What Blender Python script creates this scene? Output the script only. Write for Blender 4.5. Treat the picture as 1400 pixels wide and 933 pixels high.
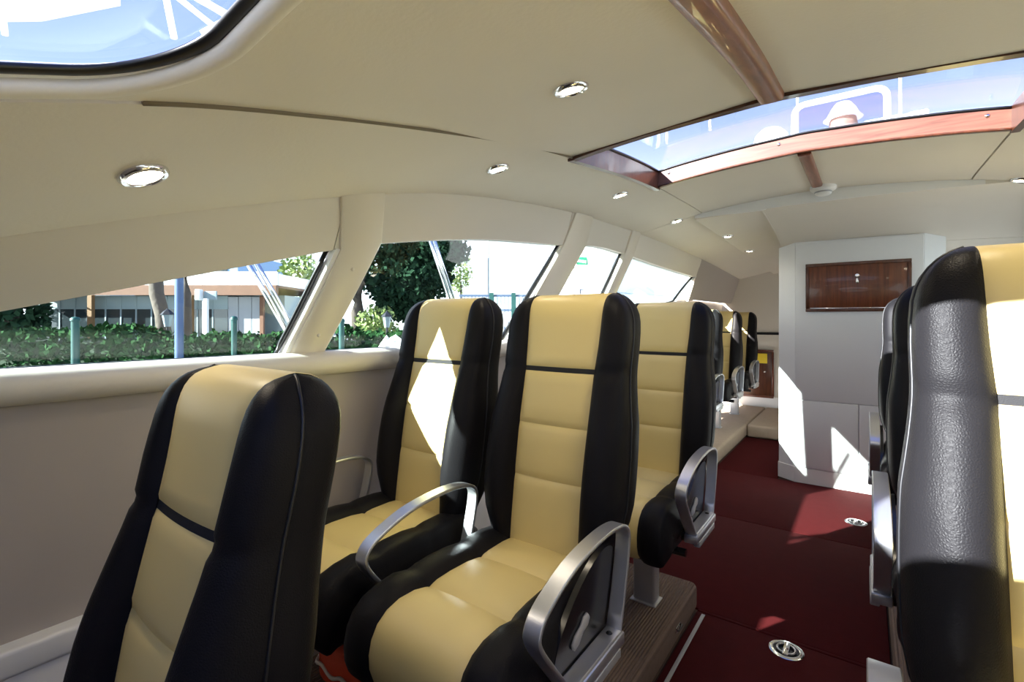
import bpy, bmesh, math, random
from mathutils import Vector, Matrix
random.seed(7)
scene = bpy.context.scene
for o in list(bpy.data.objects): bpy.data.objects.remove(o)
COL = scene.collection

# ------------------------------------------------------------------ camera
EYE = 1.40                      # eye height above the aisle floor, everything else hangs on it
YAW = math.radians(36)          # camera looks 36 degrees to the left of the aft direction (+Y)
FPX, HORIZ = 664.0, 438.0       # focal length in pixels (of 1400x933), row of the horizon
S_, C_ = math.sin(YAW), math.cos(YAW)
cam_d = bpy.data.cameras.new('camera'); cam = bpy.data.objects.new('camera', cam_d); COL.objects.link(cam)
cam.location = (0, 0, EYE); cam.rotation_euler = (math.pi/2, 0, YAW)
cam_d.sensor_width = 36; cam_d.lens = FPX/1400*36; cam_d.shift_y = -(466.5-HORIZ)/1400
cam_d.clip_start = 0.02; cam_d.clip_end = 500
scene.camera = cam

# ------------------------------------------------------------------ world, sun, exposure
scene.view_settings.view_transform = 'Standard'; scene.view_settings.look = 'None'
scene.view_settings.gamma = 1; scene.view_settings.use_curve_mapping = False
scene.view_settings.exposure = 1.28
SUN_DIR = Vector((.53, .85, -.51)).normalized()
w = bpy.data.worlds.new('sky'); scene.world = w; w.use_nodes = True
nt = w.node_tree; nt.nodes.clear()
wo = nt.nodes.new('ShaderNodeOutputWorld'); bg = nt.nodes.new('ShaderNodeBackground')
tc = nt.nodes.new('ShaderNodeTexCoord'); sp = nt.nodes.new('ShaderNodeSeparateXYZ'); rp = nt.nodes.new('ShaderNodeValToRGB')
nt.links.new(tc.outputs['Generated'], sp.inputs[0]); nt.links.new(sp.outputs['Z'], rp.inputs[0])
e = rp.color_ramp.elements
e[0].position = 0.0; e[0].color = (2.2, 2.2, 2.2, 1)
e[1].position = 0.75; e[1].color = (.15, .22, .55, 1)
m = e.new(.10); m.color = (1.6, 1.7, 1.9, 1)
m = e.new(.22); m.color = (.84, .92, 1.12, 1)
m = e.new(.36); m.color = (.37, .48, .84, 1)
nt.links.new(rp.outputs[0], bg.inputs['Color']); bg.inputs['Strength'].default_value = 1.0
nt.links.new(bg.outputs[0], wo.inputs['Surface'])
sun_d = bpy.data.lights.new('sun', 'SUN'); sun_d.energy = 19; sun_d.angle = math.radians(.6); sun_d.color = (1, .95, .86)
sun = bpy.data.objects.new('sun', sun_d); COL.objects.link(sun)
sun.rotation_euler = SUN_DIR.to_track_quat('-Z', 'Y').to_euler()

# ------------------------------------------------------------------ helpers
def ray(px, py):
    u = (px-700)/FPX; v = (HORIZ-py)/FPX
    return (-S_+C_*u, C_+S_*u, v)
def P(px, py, t):                       # a point at depth t along a pixel's direction
    d = ray(px, py); return Vector((d[0]*t, d[1]*t, EYE+d[2]*t))
def W(l, t, z):                         # a point from lateral offset, depth and height
    return Vector((-S_*t+C_*l, C_*t+S_*l, z))
def crom(xs, ys, x):
    n = len(xs)
    if x <= xs[0]: return ys[0]+(ys[1]-ys[0])/(xs[1]-xs[0])*(x-xs[0])
    if x >= xs[-1]: return ys[-1]
    i = 0
    while x > xs[i+1]: i += 1
    h = xs[i+1]-xs[i]; t = (x-xs[i])/h
    m0 = (ys[i+1]-ys[i-1])/(xs[i+1]-xs[i-1]) if i > 0 else (ys[1]-ys[0])/h
    m1 = (ys[i+2]-ys[i])/(xs[i+2]-xs[i]) if i < n-2 else (ys[-1]-ys[-2])/h
    return (2*t**3-3*t*t+1)*ys[i]+(t**3-2*t*t+t)*h*m0+(-2*t**3+3*t*t)*ys[i+1]+(t**3-t*t)*h*m1
def lin(xs, ys, x):
    if x <= xs[0]: return ys[0]
    for i in range(len(xs)-1):
        if x <= xs[i+1]: return ys[i]+(ys[i+1]-ys[i])*(x-xs[i])/(xs[i+1]-xs[i])
    return ys[-1]

MATS = {}
def mat(name, col, rough=.5, metal=0, bump=None, var=None, spec=.5, emit=None, coat=0, sheen=0):
    m = bpy.data.materials.new(name); m.use_nodes = True; t = m.node_tree; b = t.nodes['Principled BSDF']
    b.inputs['Base Color'].default_value = (*col, 1); b.inputs['Roughness'].default_value = rough
    b.inputs['Metallic'].default_value = metal; b.inputs['Specular IOR Level'].default_value = spec
    b.inputs['Coat Weight'].default_value = coat
    if sheen: b.inputs['Sheen Weight'].default_value = sheen
    tcn = t.nodes.new('ShaderNodeTexCoord')
    if var:                                  # (scale, amount): gentle colour variation of the material itself
        n = t.nodes.new('ShaderNodeTexNoise'); n.inputs['Scale'].default_value = var[0]; n.inputs['Detail'].default_value = 4
        t.links.new(tcn.outputs['Object'], n.inputs['Vector'])
        mx = t.nodes.new('ShaderNodeMix'); mx.data_type = 'RGBA'
        mx.inputs['A'].default_value = (*[c*(1-var[1]) for c in col], 1); mx.inputs['B'].default_value = (*[min(1, c*(1+var[1])) for c in col], 1)
        t.links.new(n.outputs['Fac'], mx.inputs['Factor']); t.links.new(mx.outputs['Result'], b.inputs['Base Color'])
    if bump:                                 # (kind, scale, strength, distance)
        if bump[0] == 'noise':
            n = t.nodes.new('ShaderNodeTexNoise'); n.inputs['Detail'].default_value = 5; out = n.outputs['Fac']
        elif bump[0] == 'vor':
            n = t.nodes.new('ShaderNodeTexVoronoi'); n.feature = 'DISTANCE_TO_EDGE'; out = n.outputs['Distance']
        else:
            n = t.nodes.new('ShaderNodeTexWave'); n.bands_direction = 'X'; n.inputs['Distortion'].default_value = .05; n.inputs['Detail'].default_value = 0; out = n.outputs['Fac']
        n.inputs['Scale'].default_value = bump[1]; t.links.new(tcn.outputs['Object'], n.inputs['Vector'])
        bn = t.nodes.new('ShaderNodeBump'); bn.inputs['Strength'].default_value = bump[2]; bn.inputs['Distance'].default_value = bump[3]
        t.links.new(out, bn.inputs['Height']); t.links.new(bn.outputs[0], b.inputs['Normal'])
    if emit:
        b.inputs['Emission Color'].default_value = (*emit[0], 1); b.inputs['Emission Strength'].default_value = emit[1]
    MATS[name] = m; return m
def glass(name, tint, ior=1.45):
    m = bpy.data.materials.new(name); m.use_nodes = True; t = m.node_tree; t.nodes.clear()
    o = t.nodes.new('ShaderNodeOutputMaterial'); mx = t.nodes.new('ShaderNodeMixShader'); tr = t.nodes.new('ShaderNodeBsdfTransparent')
    gl = t.nodes.new('ShaderNodeBsdfGlossy'); fr = t.nodes.new('ShaderNodeFresnel')
    tr.inputs['Color'].default_value = (*tint, 1); gl.inputs['Roughness'].default_value = .01; fr.inputs['IOR'].default_value = ior
    ge = t.nodes.new('ShaderNodeNewGeometry'); mr = t.nodes.new('ShaderNodeMapRange')       # same reflectance on both faces of the pane
    mr.inputs['To Min'].default_value = ior; mr.inputs['To Max'].default_value = 1/ior
    t.links.new(ge.outputs['Backfacing'], mr.inputs['Value']); t.links.new(mr.outputs['Result'], fr.inputs['IOR'])
    t.links.new(fr.outputs[0], mx.inputs[0]); t.links.new(tr.outputs[0], mx.inputs[1]); t.links.new(gl.outputs[0], mx.inputs[2])
    t.links.new(mx.outputs[0], o.inputs[0]); MATS[name] = m; return m
def wood(name, c1, c2, scale=(2, 30, 30), rough=.35):
    m = bpy.data.materials.new(name); m.use_nodes = True; t = m.node_tree; b = t.nodes['Principled BSDF']
    tcn = t.nodes.new('ShaderNodeTexCoord'); mp = t.nodes.new('ShaderNodeMapping'); mp.inputs['Scale'].default_value = scale
    n = t.nodes.new('ShaderNodeTexNoise'); n.inputs['Scale'].default_value = 1.6; n.inputs['Detail'].default_value = 6; n.inputs['Distortion'].default_value = .6
    r = t.nodes.new('ShaderNodeValToRGB'); r.color_ramp.elements[0].position = .3; r.color_ramp.elements[1].position = .7
    r.color_ramp.elements[0].color = (*c1, 1); r.color_ramp.elements[1].color = (*c2, 1)
    t.links.new(tcn.outputs['Object'], mp.inputs[0]); t.links.new(mp.outputs[0], n.inputs['Vector']); t.links.new(n.outputs['Fac'], r.inputs[0])
    t.links.new(r.outputs[0], b.inputs['Base Color']); b.inputs['Roughness'].default_value = rough; b.inputs['Coat Weight'].default_value = .25
    MATS[name] = m; return m

mat('cream_vinyl', (.72, .665, .575), .55, bump=('noise', 90, .18, .004), var=(3, .04))
mat('seam', (.20, .16, .11), .7)
mat('white_vinyl', (.74, .69, .60), .5, bump=('noise', 120, .08, .002))
mat('locker_white', (.70, .70, .71), .45, bump=('noise', 150, .06, .002))
mat('wall_cloth', (.44, .39, .345), .7, bump=('noise', 200, .1, .002))
mat('gloss_white', (.80, .79, .77), .3)
mat('pillar_cream', (.74, .68, .57), .38)
mat('black_leather', (.011, .0105, .012), .43, bump=('vor', 240, .5, .0012), spec=.085)
mat('black_leather_plain', (.010, .0105, .013), .4)
mat('yellow_leather', (.74, .59, .245), .46, bump=('vor', 330, .12, .0006), var=(6, .03))
mat('webbing', (.01, .01, .012), .8, bump=('noise', 500, .5, .001))
mat('aluminium', (.60, .62, .66), .36, metal=.85)
mat('alu_paint', (.50, .51, .53), .4, metal=.5)
mat('chrome', (.75, .75, .76), .12, metal=1)
mat('dark_plastic', (.012, .012, .014), .22)
mat('grey_plastic', (.35, .35, .36), .4)
mat('gasket', (.006, .006, .007), .35)
mat('red_carpet', (.062, .006, .007), .95, bump=('noise', 420, .6, .004), var=(18, .18), spec=.1)
mat('brown_carpet', (.20, .145, .115), .95, bump=('wave', 26, .9, .006), var=(40, .12), spec=.1)
mat('beige_carpet', (.42, .33, .25), .95, bump=('noise', 250, .5, .004), var=(20, .1), spec=.1)
mat('footwell', (.10, .07, .055), .95, bump=('wave', 26, .9, .006), spec=.1)
mat('orange_fabric', (.75, .075, .02), .6, bump=('noise', 40, .3, .004))
mat('rope', (.75, .72, .68), .8)
mat('yellow_print', (.75, .55, .03), .5)
wood('mahogany', (.10, .034, .02), (.19, .07, .042), (3, 40, 40))
wood('mahogany_long', (.15, .045, .02), (.29, .10, .045), (40, 3, 40))
wood('mahogany_dark', (.07, .016, .006), (.155, .04, .013), (30, 30, 2.5), .3)
wood('mahogany_frame', (.05, .014, .007), (.10, .03, .012), (30, 30, 3), .3)
mat('lens', (1, .95, .85), .3, emit=((1, .86, .62), 14))
glass('side_glass', (.74, .81, .82), 1.3); glass('roof_glass', (.82, .85, .90), 1.17)
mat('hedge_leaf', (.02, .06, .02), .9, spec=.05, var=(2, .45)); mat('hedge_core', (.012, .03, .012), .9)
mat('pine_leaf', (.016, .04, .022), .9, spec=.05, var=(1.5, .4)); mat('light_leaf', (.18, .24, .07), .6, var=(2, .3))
mat('bark', (.10, .08, .065), .9, bump=('noise', 9, .8, .03), var=(5, .3))
mat('ground', (.30, .29, .27), .9, var=(1.5, .15)); mat('white_paint', (.82, .82, .82), .45)
mat('fascia_wood', (.14, .06, .03), .6, var=(4, .2)); mat('post_wood', (.22, .12, .05), .6, var=(5, .2))
mat('frosted', (.26, .33, .35), .5); mat('dark_pane', (.03, .04, .045), .05, spec=.9); mat('curtain', (.34, .36, .39), .8)
mat('teal_paint', (.006, .06, .055), .5); mat('blue_paint', (.045, .085, .19), .5); mat('blue_stripe', (.03, .14, .6), .4)
mat('sign_green', (.01, .25, .12), .5); mat('fence_blue', (.06, .09, .16), .5); mat('lantern_black', (.02, .02, .025), .4)
mat('block_blue', (.22, .35, .55), .6); mat('tarp', (.8, .8, .82), .6); mat('brown_cover', (.30, .17, .12), .7); mat('hull_white', (.85, .85, .86), .35)
mat('pale_blue', (.62, .72, .80), .4)

def mk(name, bm, m, parent=None, smooth=True, sharp=None):
    bmesh.ops.recalc_face_normals(bm, faces=bm.faces[:])
    me = bpy.data.meshes.new(name); bm.to_mesh(me); bm.free()
    if smooth: me.shade_smooth()
    if smooth and sharp is not None: me.set_sharp_from_angle(angle=math.radians(sharp))
    me.materials.append(MATS[m]); o = bpy.data.objects.new(name, me); COL.objects.link(o)
    if parent: o.parent = parent
    return o
def tag(o, label=None, cat=None, group=None, kind=None):
    if label: o['label'] = label
    if cat: o['category'] = cat
    if group: o['group'] = group
    if kind: o['kind'] = kind
    return o
def empty(name, loc=(0, 0, 0), rz=0):
    o = bpy.data.objects.new(name, None); o.empty_display_size = .1; COL.objects.link(o); o.location = loc; o.rotation_euler = (0, 0, rz); return o
def B(): return bmesh.new()
def box(bm, x0, x1, y0, y1, z0, z1, bev=0, M=None, seg=2):
    r = bmesh.ops.create_cube(bm, size=1)
    vs = r['verts']
    for v in vs: v.co = Vector((x0+(v.co.x+.5)*(x1-x0), y0+(v.co.y+.5)*(y1-y0), z0+(v.co.z+.5)*(z1-z0)))
    if bev:
        es = list({e for v in vs for e in v.link_edges})
        rb = bmesh.ops.bevel(bm, geom=es, offset=bev, segments=seg, profile=.5, affect='EDGES'); vs = list({v for f in rb['faces'] for v in f.verts} | {v for v in vs if v.is_valid})
    if M is not None:
        for v in vs: v.co = M @ v.co
    return vs
def obox(bm, c, ax, ay, az, sx, sy, sz, bev=0):      # oriented box: centre, unit axes, sizes
    M = Matrix(((ax[0], ay[0], az[0], c[0]), (ax[1], ay[1], az[1], c[1]), (ax[2], ay[2], az[2], c[2]), (0, 0, 0, 1)))
    box(bm, -sx/2, sx/2, -sy/2, sy/2, -sz/2, sz/2, bev, M)
def grid(bm, pts, closeu=False, closev=False):       # pts[i][j] -> quads
    vs = [[bm.verts.new(p) for p in row] for row in pts]
    n, k = len(vs), len(vs[0])
    for i in range(n if closeu else n-1):
        for j in range(k if closev else k-1):
            q = [vs[i][j], vs[(i+1) % n][j], vs[(i+1) % n][(j+1) % k], vs[i][(j+1) % k]]
            if len({tuple(round(c, 6) for c in v.co) for v in q}) >= 3:
                try: bm.faces.new(q)
                except ValueError: pass
    return vs
def tube(bm, path, r, n=10, closed=False, rx=None, up=Vector((0, 0, 1)), cap=True):   # round (or r x rx elliptic) sweep
    path = [Vector(p) for p in path]; rows = []
    for i, p in enumerate(path):
        a = path[(i-1) % len(path)] if (closed or i > 0) else path[i]; b = path[(i+1) % len(path)] if (closed or i < len(path)-1) else path[i]
        t = (b-a).normalized(); s = t.cross(up)
        if s.length < 1e-3: s = t.cross(Vector((0, 1, 0)))
        s.normalize(); q = s.cross(t)
        rr = r[i] if isinstance(r, (list, tuple)) else r
        rows.append([p+s*math.cos(2*math.pi*k/n)*(rx if rx else rr)+q*math.sin(2*math.pi*k/n)*rr for k in range(n)])
    vs = grid(bm, rows, closed, True)
    if cap and not closed: bm.faces.new(vs[0]); bm.faces.new(vs[-1])
def lathe(bm, prof, M=None, n=28):                   # prof [(r,z)...]
    rows = []
    for r, z in prof:
        rows.append([(M @ Vector((r*math.cos(2*math.pi*k/n), r*math.sin(2*math.pi*k/n), z))) if M is not None else Vector((r*math.cos(2*math.pi*k/n), r*math.sin(2*math.pi*k/n), z)) for k in range(n)])
    vs = grid(bm, rows, False, True)
    for row, (r, z) in ((vs[0], prof[0]), (vs[-1], prof[-1])):
        if r > 1e-4: bm.faces.new(row)
    bmesh.ops.remove_doubles(bm, verts=bm.verts[:], dist=1e-6)
def prism(bm, poly, d):                              # closed polygon of Vectors extruded by vector d
    a = [bm.verts.new(p) for p in poly]; b = [bm.verts.new(Vector(p)+Vector(d)) for p in poly]
    bm.faces.new(a); bm.faces.new(b[::-1])
    for i in range(len(a)): bm.faces.new([a[i], a[(i+1) % len(a)], b[(i+1) % len(a)], b[i]])
def sheet(bm, pts, d):                               # grid with thickness d (vector), closed round its edges
    d = Vector(d); n, k = len(pts), len(pts[0])
    a = grid(bm, pts); b = grid(bm, [[Vector(p)+d for p in r] for r in pts])
    ring = [(i, 0) for i in range(n)]+[(n-1, j) for j in range(1, k)]+[(i, k-1) for i in range(n-2, -1, -1)]+[(0, j) for j in range(k-2, 0, -1)]
    for q in range(len(ring)):
        i, j = ring[q]; i2, j2 = ring[(q+1) % len(ring)]
        try: bm.faces.new([a[i][j], a[i2][j2], b[i2][j2], b[i][j]])
        except ValueError: pass
def frange(a, b, n): return [a+(b-a)*i/(n-1) for i in range(n)]
def struct(o): o['kind'] = 'structure'; return o

# ------------------------------------------------------------------ the shape of the cabin
MID = -.25                                            # centreline of the boat
HY = [-1.2, -.5, .2, .6, 1.03, 1.52, 2.1, 2.69, 3.3, 3.78, 5.71, 7.9]
HZ = [-.10, -.07, .177, .31, .434, .55, .63, .68, .70, .71, .69, .60]
def hh(Y): return EYE+crom(HY, HZ, Y)                 # ceiling edge height above the side windows
def arch(X):
    d = abs(X-MID); return crom([0, .38, .75, 1.25], [.16, .14, .10, 0], d) if d < 1.25 else 0
def amp(Y): return crom([-1.2, .3, .65, 1.0, 1.8, 2.8, 4], [1.6, 1.6, 1.4, 1.2, .95, 1.05, 1.05], Y)
def ceil(X, Y): return hh(Y)+amp(Y)*arch(X)
def sillz(Y): return EYE+lin([2.3, 3.5, 5.5, 6], [-.125, -.02, .24, .30], Y)
def topz(Y): return EYE+crom([-.3, .226, 1.03, 1.3, 1.9, 2.7, 3.2, 3.7, 4.5, 5.75], [-.125, .023, .25, .315, .41, .48, .53, .53, .51, .49], Y)
def wallx(Y, z):
    top = max(hh(Y), EYE-.10); return -1.75+.25*max(0, min(1, (z-(EYE-.12))/(top-(EYE-.12))))
Y0, Y1 = -1.2, 7.8
YR = 3.85                                             # where the forward ceiling ends

# ---- floor
fl = struct(mk('floor', (lambda b: (box(b, -1.85, 1.35, .75, Y1, -.10, -.012), box(b, -1.85, 1.35, Y0, .75, -.16, -.055), b)[-1])(B()), 'footwell', smooth=False))
def carpet(x0, x1, y0, y1):
    b = B(); box(b, x0, x1, y0, y1, -.012, 0, .004); return mk('carpet_panel', b, 'red_carpet', fl, sharp=40)
carpet(-.655, .085, .75, 2.418); carpet(-1.74, .085, 2.442, 3.688); carpet(-1.74, .085, 3.694, 4.845); carpet(-1.15, -.625, 4.85, 6.355)
carpet(-.655, .085, 2.422, 2.442)

def platform(x0, x1, y0, y1, h, m, label, bev=.03):
    b = B(); box(b, x0, x1, y0, y1, 0, h, bev, seg=4); o = mk('platform', b, m, sharp=50); tag(o, label, 'platform'); return o
pl = platform(-1.705, -.655, .755, 2.44, .13, 'brown_carpet', 'brown ribbed carpet platform under the middle row of seats')
platform(.09, 1.20, .6, 4.3, .17, 'brown_carpet', 'brown carpet platform under the seats on the right of the aisle')
platform(-1.745, -1.15, 4.75, Y1-.01, .15, 'beige_carpet', 'beige carpet platform under the far seats along the left wall')
platform(-1.148, -.63, 6.36, Y1-.01, .15, 'beige_carpet', 'beige carpet step across the far end of the aisle')

# ---- side walls (the right one mirrors the left one about the centreline)
def side(mirror, nm, first):
    mx = (lambda X: 2*MID-X) if mirror else (lambda X: X)
    out = -1 if not mirror else 1
    V = lambda X, Y, Z: Vector((mx(X), Y, Z))
    ys = frange(Y0, Y1, 61)
    b = B(); sheet(b, [[V(-1.75, y, z) for z in (.52, .8, sillz(y)-.09, sillz(y)-.05)] for y in ys], (out*.1, 0, 0))
    # full height panels ahead of the first window and behind the last
    sheet(b, [[V(wallx(y, z), y, z) for z in frange(sillz(y)-.05, hh(y)+.01, 6)] for y in frange(Y0, -.29, 8)], (out*.09, 0, 0))
    sheet(b, [[V(wallx(y, z), y, z) for z in frange(sillz(y)-.05, hh(y)+.01, 6)] for y in frange(5.72, Y1, 8)], (out*.09, 0, 0))
    wall = struct(mk(nm, b, 'wall_cloth', sharp=40))
    b = B(); box(b, *sorted((mx(-1.84), mx(-1.71))), Y0, 4.7, -.06, .52, .004); mk('lower_panel', b, 'gloss_white', wall, sharp=40)
    b = B(); box(b, *sorted((mx(-1.84), mx(-1.70))), Y0, 4.7, .515, .585, .012, seg=3); mk('ledge', b, 'gloss_white', wall, sharp=40)
    b = B(); tube(b, [V(-1.745, y, sillz(y)-.045) for y in frange(Y0, 5.8, 50)], .048, 16, rx=.065); mk('sill_roll', b, 'white_vinyl', wall)
    # header panels: cut at the pillars
    cuts = [-.30, 1.06, 2.72, 3.68, 5.74]
    for k in range(4):
        yy = frange(cuts[k]+.002, cuts[k+1]-.002, 18)
        b = B(); sheet(b, [[V(wallx(y, z), y, z) for z in frange(topz(y), hh(y)+.012, 6)] for y in yy], (out*.07, 0, 0)); mk('header_panel', b, 'white_vinyl', wall, sharp=45)
    # pillars: (bottom z, mid, top) front and rear edges
    pil = [((.964, 1.10), (1.085, 1.265), (1.03, 1.22)), ((2.33, 2.62), (2.70, 2.99), (2.75, 2.98)), ((3.42, 3.58), (3.66, 3.82), (3.68, 3.84))]
    for k, (pb, pm, pt) in enumerate(pil):
        rows = []
        for s in frange(0, 2, 13):
            f = s if s <= 1 else s-1; a_, c_ = (pb, pm) if s <= 1 else (pm, pt)
            ya, yb = a_[0]+(c_[0]-a_[0])*f, a_[1]+(c_[1]-a_[1])*f
            row = []
            for q, ins in ((0, -.02), (0, .012), (.06, .02), (.5, .022), (.94, .02), (1, .012), (1, -.02)):
                y = ya+(yb-ya)*q; zb, zm, zt = sillz(y)-.07, topz(y), hh(y)+.008
                z = zb+(zm-zb)*f if s <= 1 else zm+(zt-zm)*f
                row.append(V(wallx(y, z)+ins, y, z))
            rows.append(row)
        b = B(); grid(b, rows); p = mk('pillar', b, 'pillar_cream', wall, sharp=50)
        if not mirror:
            for f, q in ((.3, .5), (.82, .5)) if k == 0 else ():
                y = pb[0]+(pm[0]-pb[0])*f+((pb[1]-pb[0])+((pm[1]-pm[0])-(pb[1]-pb[0]))*f)*q; z = sillz(y)-.07+(topz(y)-sillz(y)+.07)*f
                b = B(); lathe(b, [(0, .006), (.005, .005), (.008, 0)], Matrix.Translation(V(wallx(y, z)+.022, y, z)) @ Matrix.Rotation(math.pi/2, 4, 'Y'), 12); mk('cover_cap', b, 'white_vinyl', p)
    # windows
    eds = [((-.28, -.28), (.95, 1.055)), ((1.10, 1.275), (2.33, 2.70)), ((2.62, 2.99), (3.42, 3.66)), ((3.58, 3.82), (5.28, 5.70))]
    for k, ((a0, a1), (b0, b1)) in enumerate(eds):
        def pt(u, v, off):
            y = (a0+(a1-a0)*v)*(1-u)+(b0+(b1-b0)*v)*u; z = sillz(y)-.005+(topz(y)-sillz(y)+.012)*v
            return V(wallx(y, z)-off, y, z)
        wo_ = struct(empty('window_%d' % (first+k)))
        b = B(); sheet(b, [[pt(u, v, .045) for v in frange(0, 1, 9)] for u in frange(0, 1, 25)], (out*.006, 0, 0)); mk('pane', b, 'side_glass', wo_, sharp=30)
        loop = [pt(u, 0, .036) for u in frange(0, 1, 25)]+[pt(1, v, .036) for v in frange(0, 1, 9)[1:]]+[pt(u, 1, .036) for u in frange(1, 0, 25)[1:]]
        if k: loop += [pt(0, v, .036) for v in frange(1, 0, 9)[1:-1]]
        b = B(); tube(b, loop, .009, 6, closed=True, rx=.012); mk('gasket', b, 'gasket', wo_)
        if not mirror or True:                        # pale reveal between the rear pillar and the glass
            b = B(); sheet(b, [[pt(1, v, o_)+Vector((0, .012, 0)) for v in frange(0, 1, 9)] for o_ in (.045, .02, -.004)], (0, .02, 0)); mk('reveal', b, 'gloss_white', wo_, sharp=40)
    return wall
wl = side(False, 'wall_left', 1); wr = side(True, 'wall_right', 5)
b = B(); box(b, -1.85, 1.35, Y0-.1, Y0, -.16, EYE+.05); struct(mk('wall_front', b, 'wall_cloth', smooth=False))
b = B(); box(b, -1.85, 1.35, Y1, Y1+.1, -.1, EYE+.95); wb = struct(mk('wall_back', b, 'white_vinyl', smooth=False))
b = B(); box(b, -1.74, -.5, Y1-.012, Y1-.001, EYE-.21, EYE-.175); mk('dado_strip', b, 'gasket', wb, smooth=False)
b = B(); box(b, -1.74, -.5, Y1-.02, Y1-.001, .155, .30, .004); struct(mk('baseboard_back', b, 'gloss_white', sharp=40))

# ---- ceiling
SKY = (-1.0, .5, 1.83, 2.85)                          # skylight opening x0 x1 y0 y1
ce = struct(empty('ceiling'))
def panel(x0, x1, y0, y1, fn, nx, ny, name='ceiling_panel', m='cream_vinyl', g=.004, roll=.006):
    xs, ys = frange(x0+g, x1-g, nx), frange(y0+g, y1-g, ny)
    b = B(); pts = [[Vector((x, y, fn(x, y)+(roll if (i in (0, nx-1)) else 0))) for j, y in enumerate(ys)] for i, x in enumerate(sorted(xs+[x0+g+.008, x1-g-.008]))] if False else [[Vector((x, y, fn(x, y))) for y in ys] for x in xs]
    sheet(b, pts, (0, 0, .03)); return mk(name, b, m, ce, sharp=50)
panel(-1.5, -1.0, Y0, YR, ceil, 12, 90); panel(.5, 1.0, Y0, YR, ceil, 12, 90)
panel(-1.0, .5, SKY[3], YR, ceil, 30, 16)
# roof hatch above the front of the cabin: rounded outline on the forward centre panel
HX0, HX1, HY0, HY1, HR = -.955, .455, -.98, .355, .17
def rrect(x0, x1, y0, y1, r, n=14, m=10):
    pts = []
    for cx, cy, a0 in ((x1-r, y1-r, 0), (x0+r, y1-r, 90), (x0+r, y0+r, 180), (x1-r, y0+r, 270)):
        arc = [(cx+r*math.cos(math.radians(a0+90*k/n)), cy+r*math.sin(math.radians(a0+90*k/n))) for k in range(n+1)]
        if pts:
            p, q = pts[-1], arc[0]; pts += [(p[0]+(q[0]-p[0])*k/m, p[1]+(q[1]-p[1])*k/m) for k in range(1, m)]
        pts += arc
    p, q = pts[-1], pts[0]; pts += [(p[0]+(q[0]-p[0])*k/m, p[1]+(q[1]-p[1])*k/m) for k in range(1, m)]
    return pts
hole = rrect(HX0, HX1, HY0, HY1, HR)
def outer(p):                                         # the same direction out to the panel's rectangle
    x0, x1, y0, y1 = -.994, .494, Y0, SKY[2]-.0025; cx, cy = MID, .1
    dx, dy = p[0]-cx, p[1]-cy; k = 1e9
    if dx > 1e-9: k = min(k, (x1-cx)/dx)
    if dx < -1e-9: k = min(k, (x0-cx)/dx)
    if dy > 1e-9: k = min(k, (y1-cy)/dy)
    if dy < -1e-9: k = min(k, (y0-cy)/dy)
    return (cx+dx*k, cy+dy*k)
def annulus(bm, fn, dz):
    outs = [outer(p) for p in hole]
    for cxy in ((-.994, SKY[2]-.0025), (.494, SKY[2]-.0025), (-.994, Y0), (.494, Y0)):
        i = min(range(len(outs)), key=lambda q: (outs[q][0]-cxy[0])**2+(outs[q][1]-cxy[1])**2); outs[i] = cxy
    rows = []
    for s in frange(0, 1, 26):
        rows.append([Vector((p[0]+(o[0]-p[0])*s, p[1]+(o[1]-p[1])*s, fn(p[0]+(o[0]-p[0])*s, p[1]+(o[1]-p[1])*s)+dz)) for p, o in zip(hole, outs)])
    return grid(bm, rows, False, True)
b = B(); a1 = annulus(b, ceil, 0); a2 = annulus(b, ceil, .03)
for row1, row2 in ((a1[0], a2[0]), (a1[-1], a2[-1])):
    for k in range(len(row1)): b.faces.new([row1[k], row1[(k+1) % len(row1)], row2[(k+1) % len(row1)], row2[k]])
mk('ceiling_panel', b, 'cream_vinyl', ce, sharp=50)
for xx, ya in ((-.9965, .30), (.4965, .30)):          # dark piping pressed into the long seams
    b = B(); tube(b, [(xx, y, ceil(xx, y)-.0015-.004*max(0, min(1, (y-.9)/.4))) for y in frange(ya, SKY[2]-.03, 40)], .005, 8); mk('seam_piping', b, 'seam', ce)
# outer roof, same openings
b = B(); annulus(b, ceil, .03)
for q in ((-1.62, -1.0, Y0, YR+.3, 10, 60), (.5, 1.12, Y0, YR+.3, 10, 60), (-1.0, .5, SKY[3]+.005, YR+.3, 24, 12)):
    grid(b, [[Vector((x, y, ceil(x, y)+.045)) for y in frange(q[2], q[3], q[5])] for x in frange(q[0], q[1], q[4])])
grid(b, [[Vector((x, y, ceil(x, y)+.045)) for y in frange(YR, Y1+.1, 24)] for x in frange(-1.62, 1.12, 24)])
bmesh.ops.remove_doubles(b, verts=b.verts[:], dist=.004)
struct(mk('roof', b, 'white_paint'))
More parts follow.
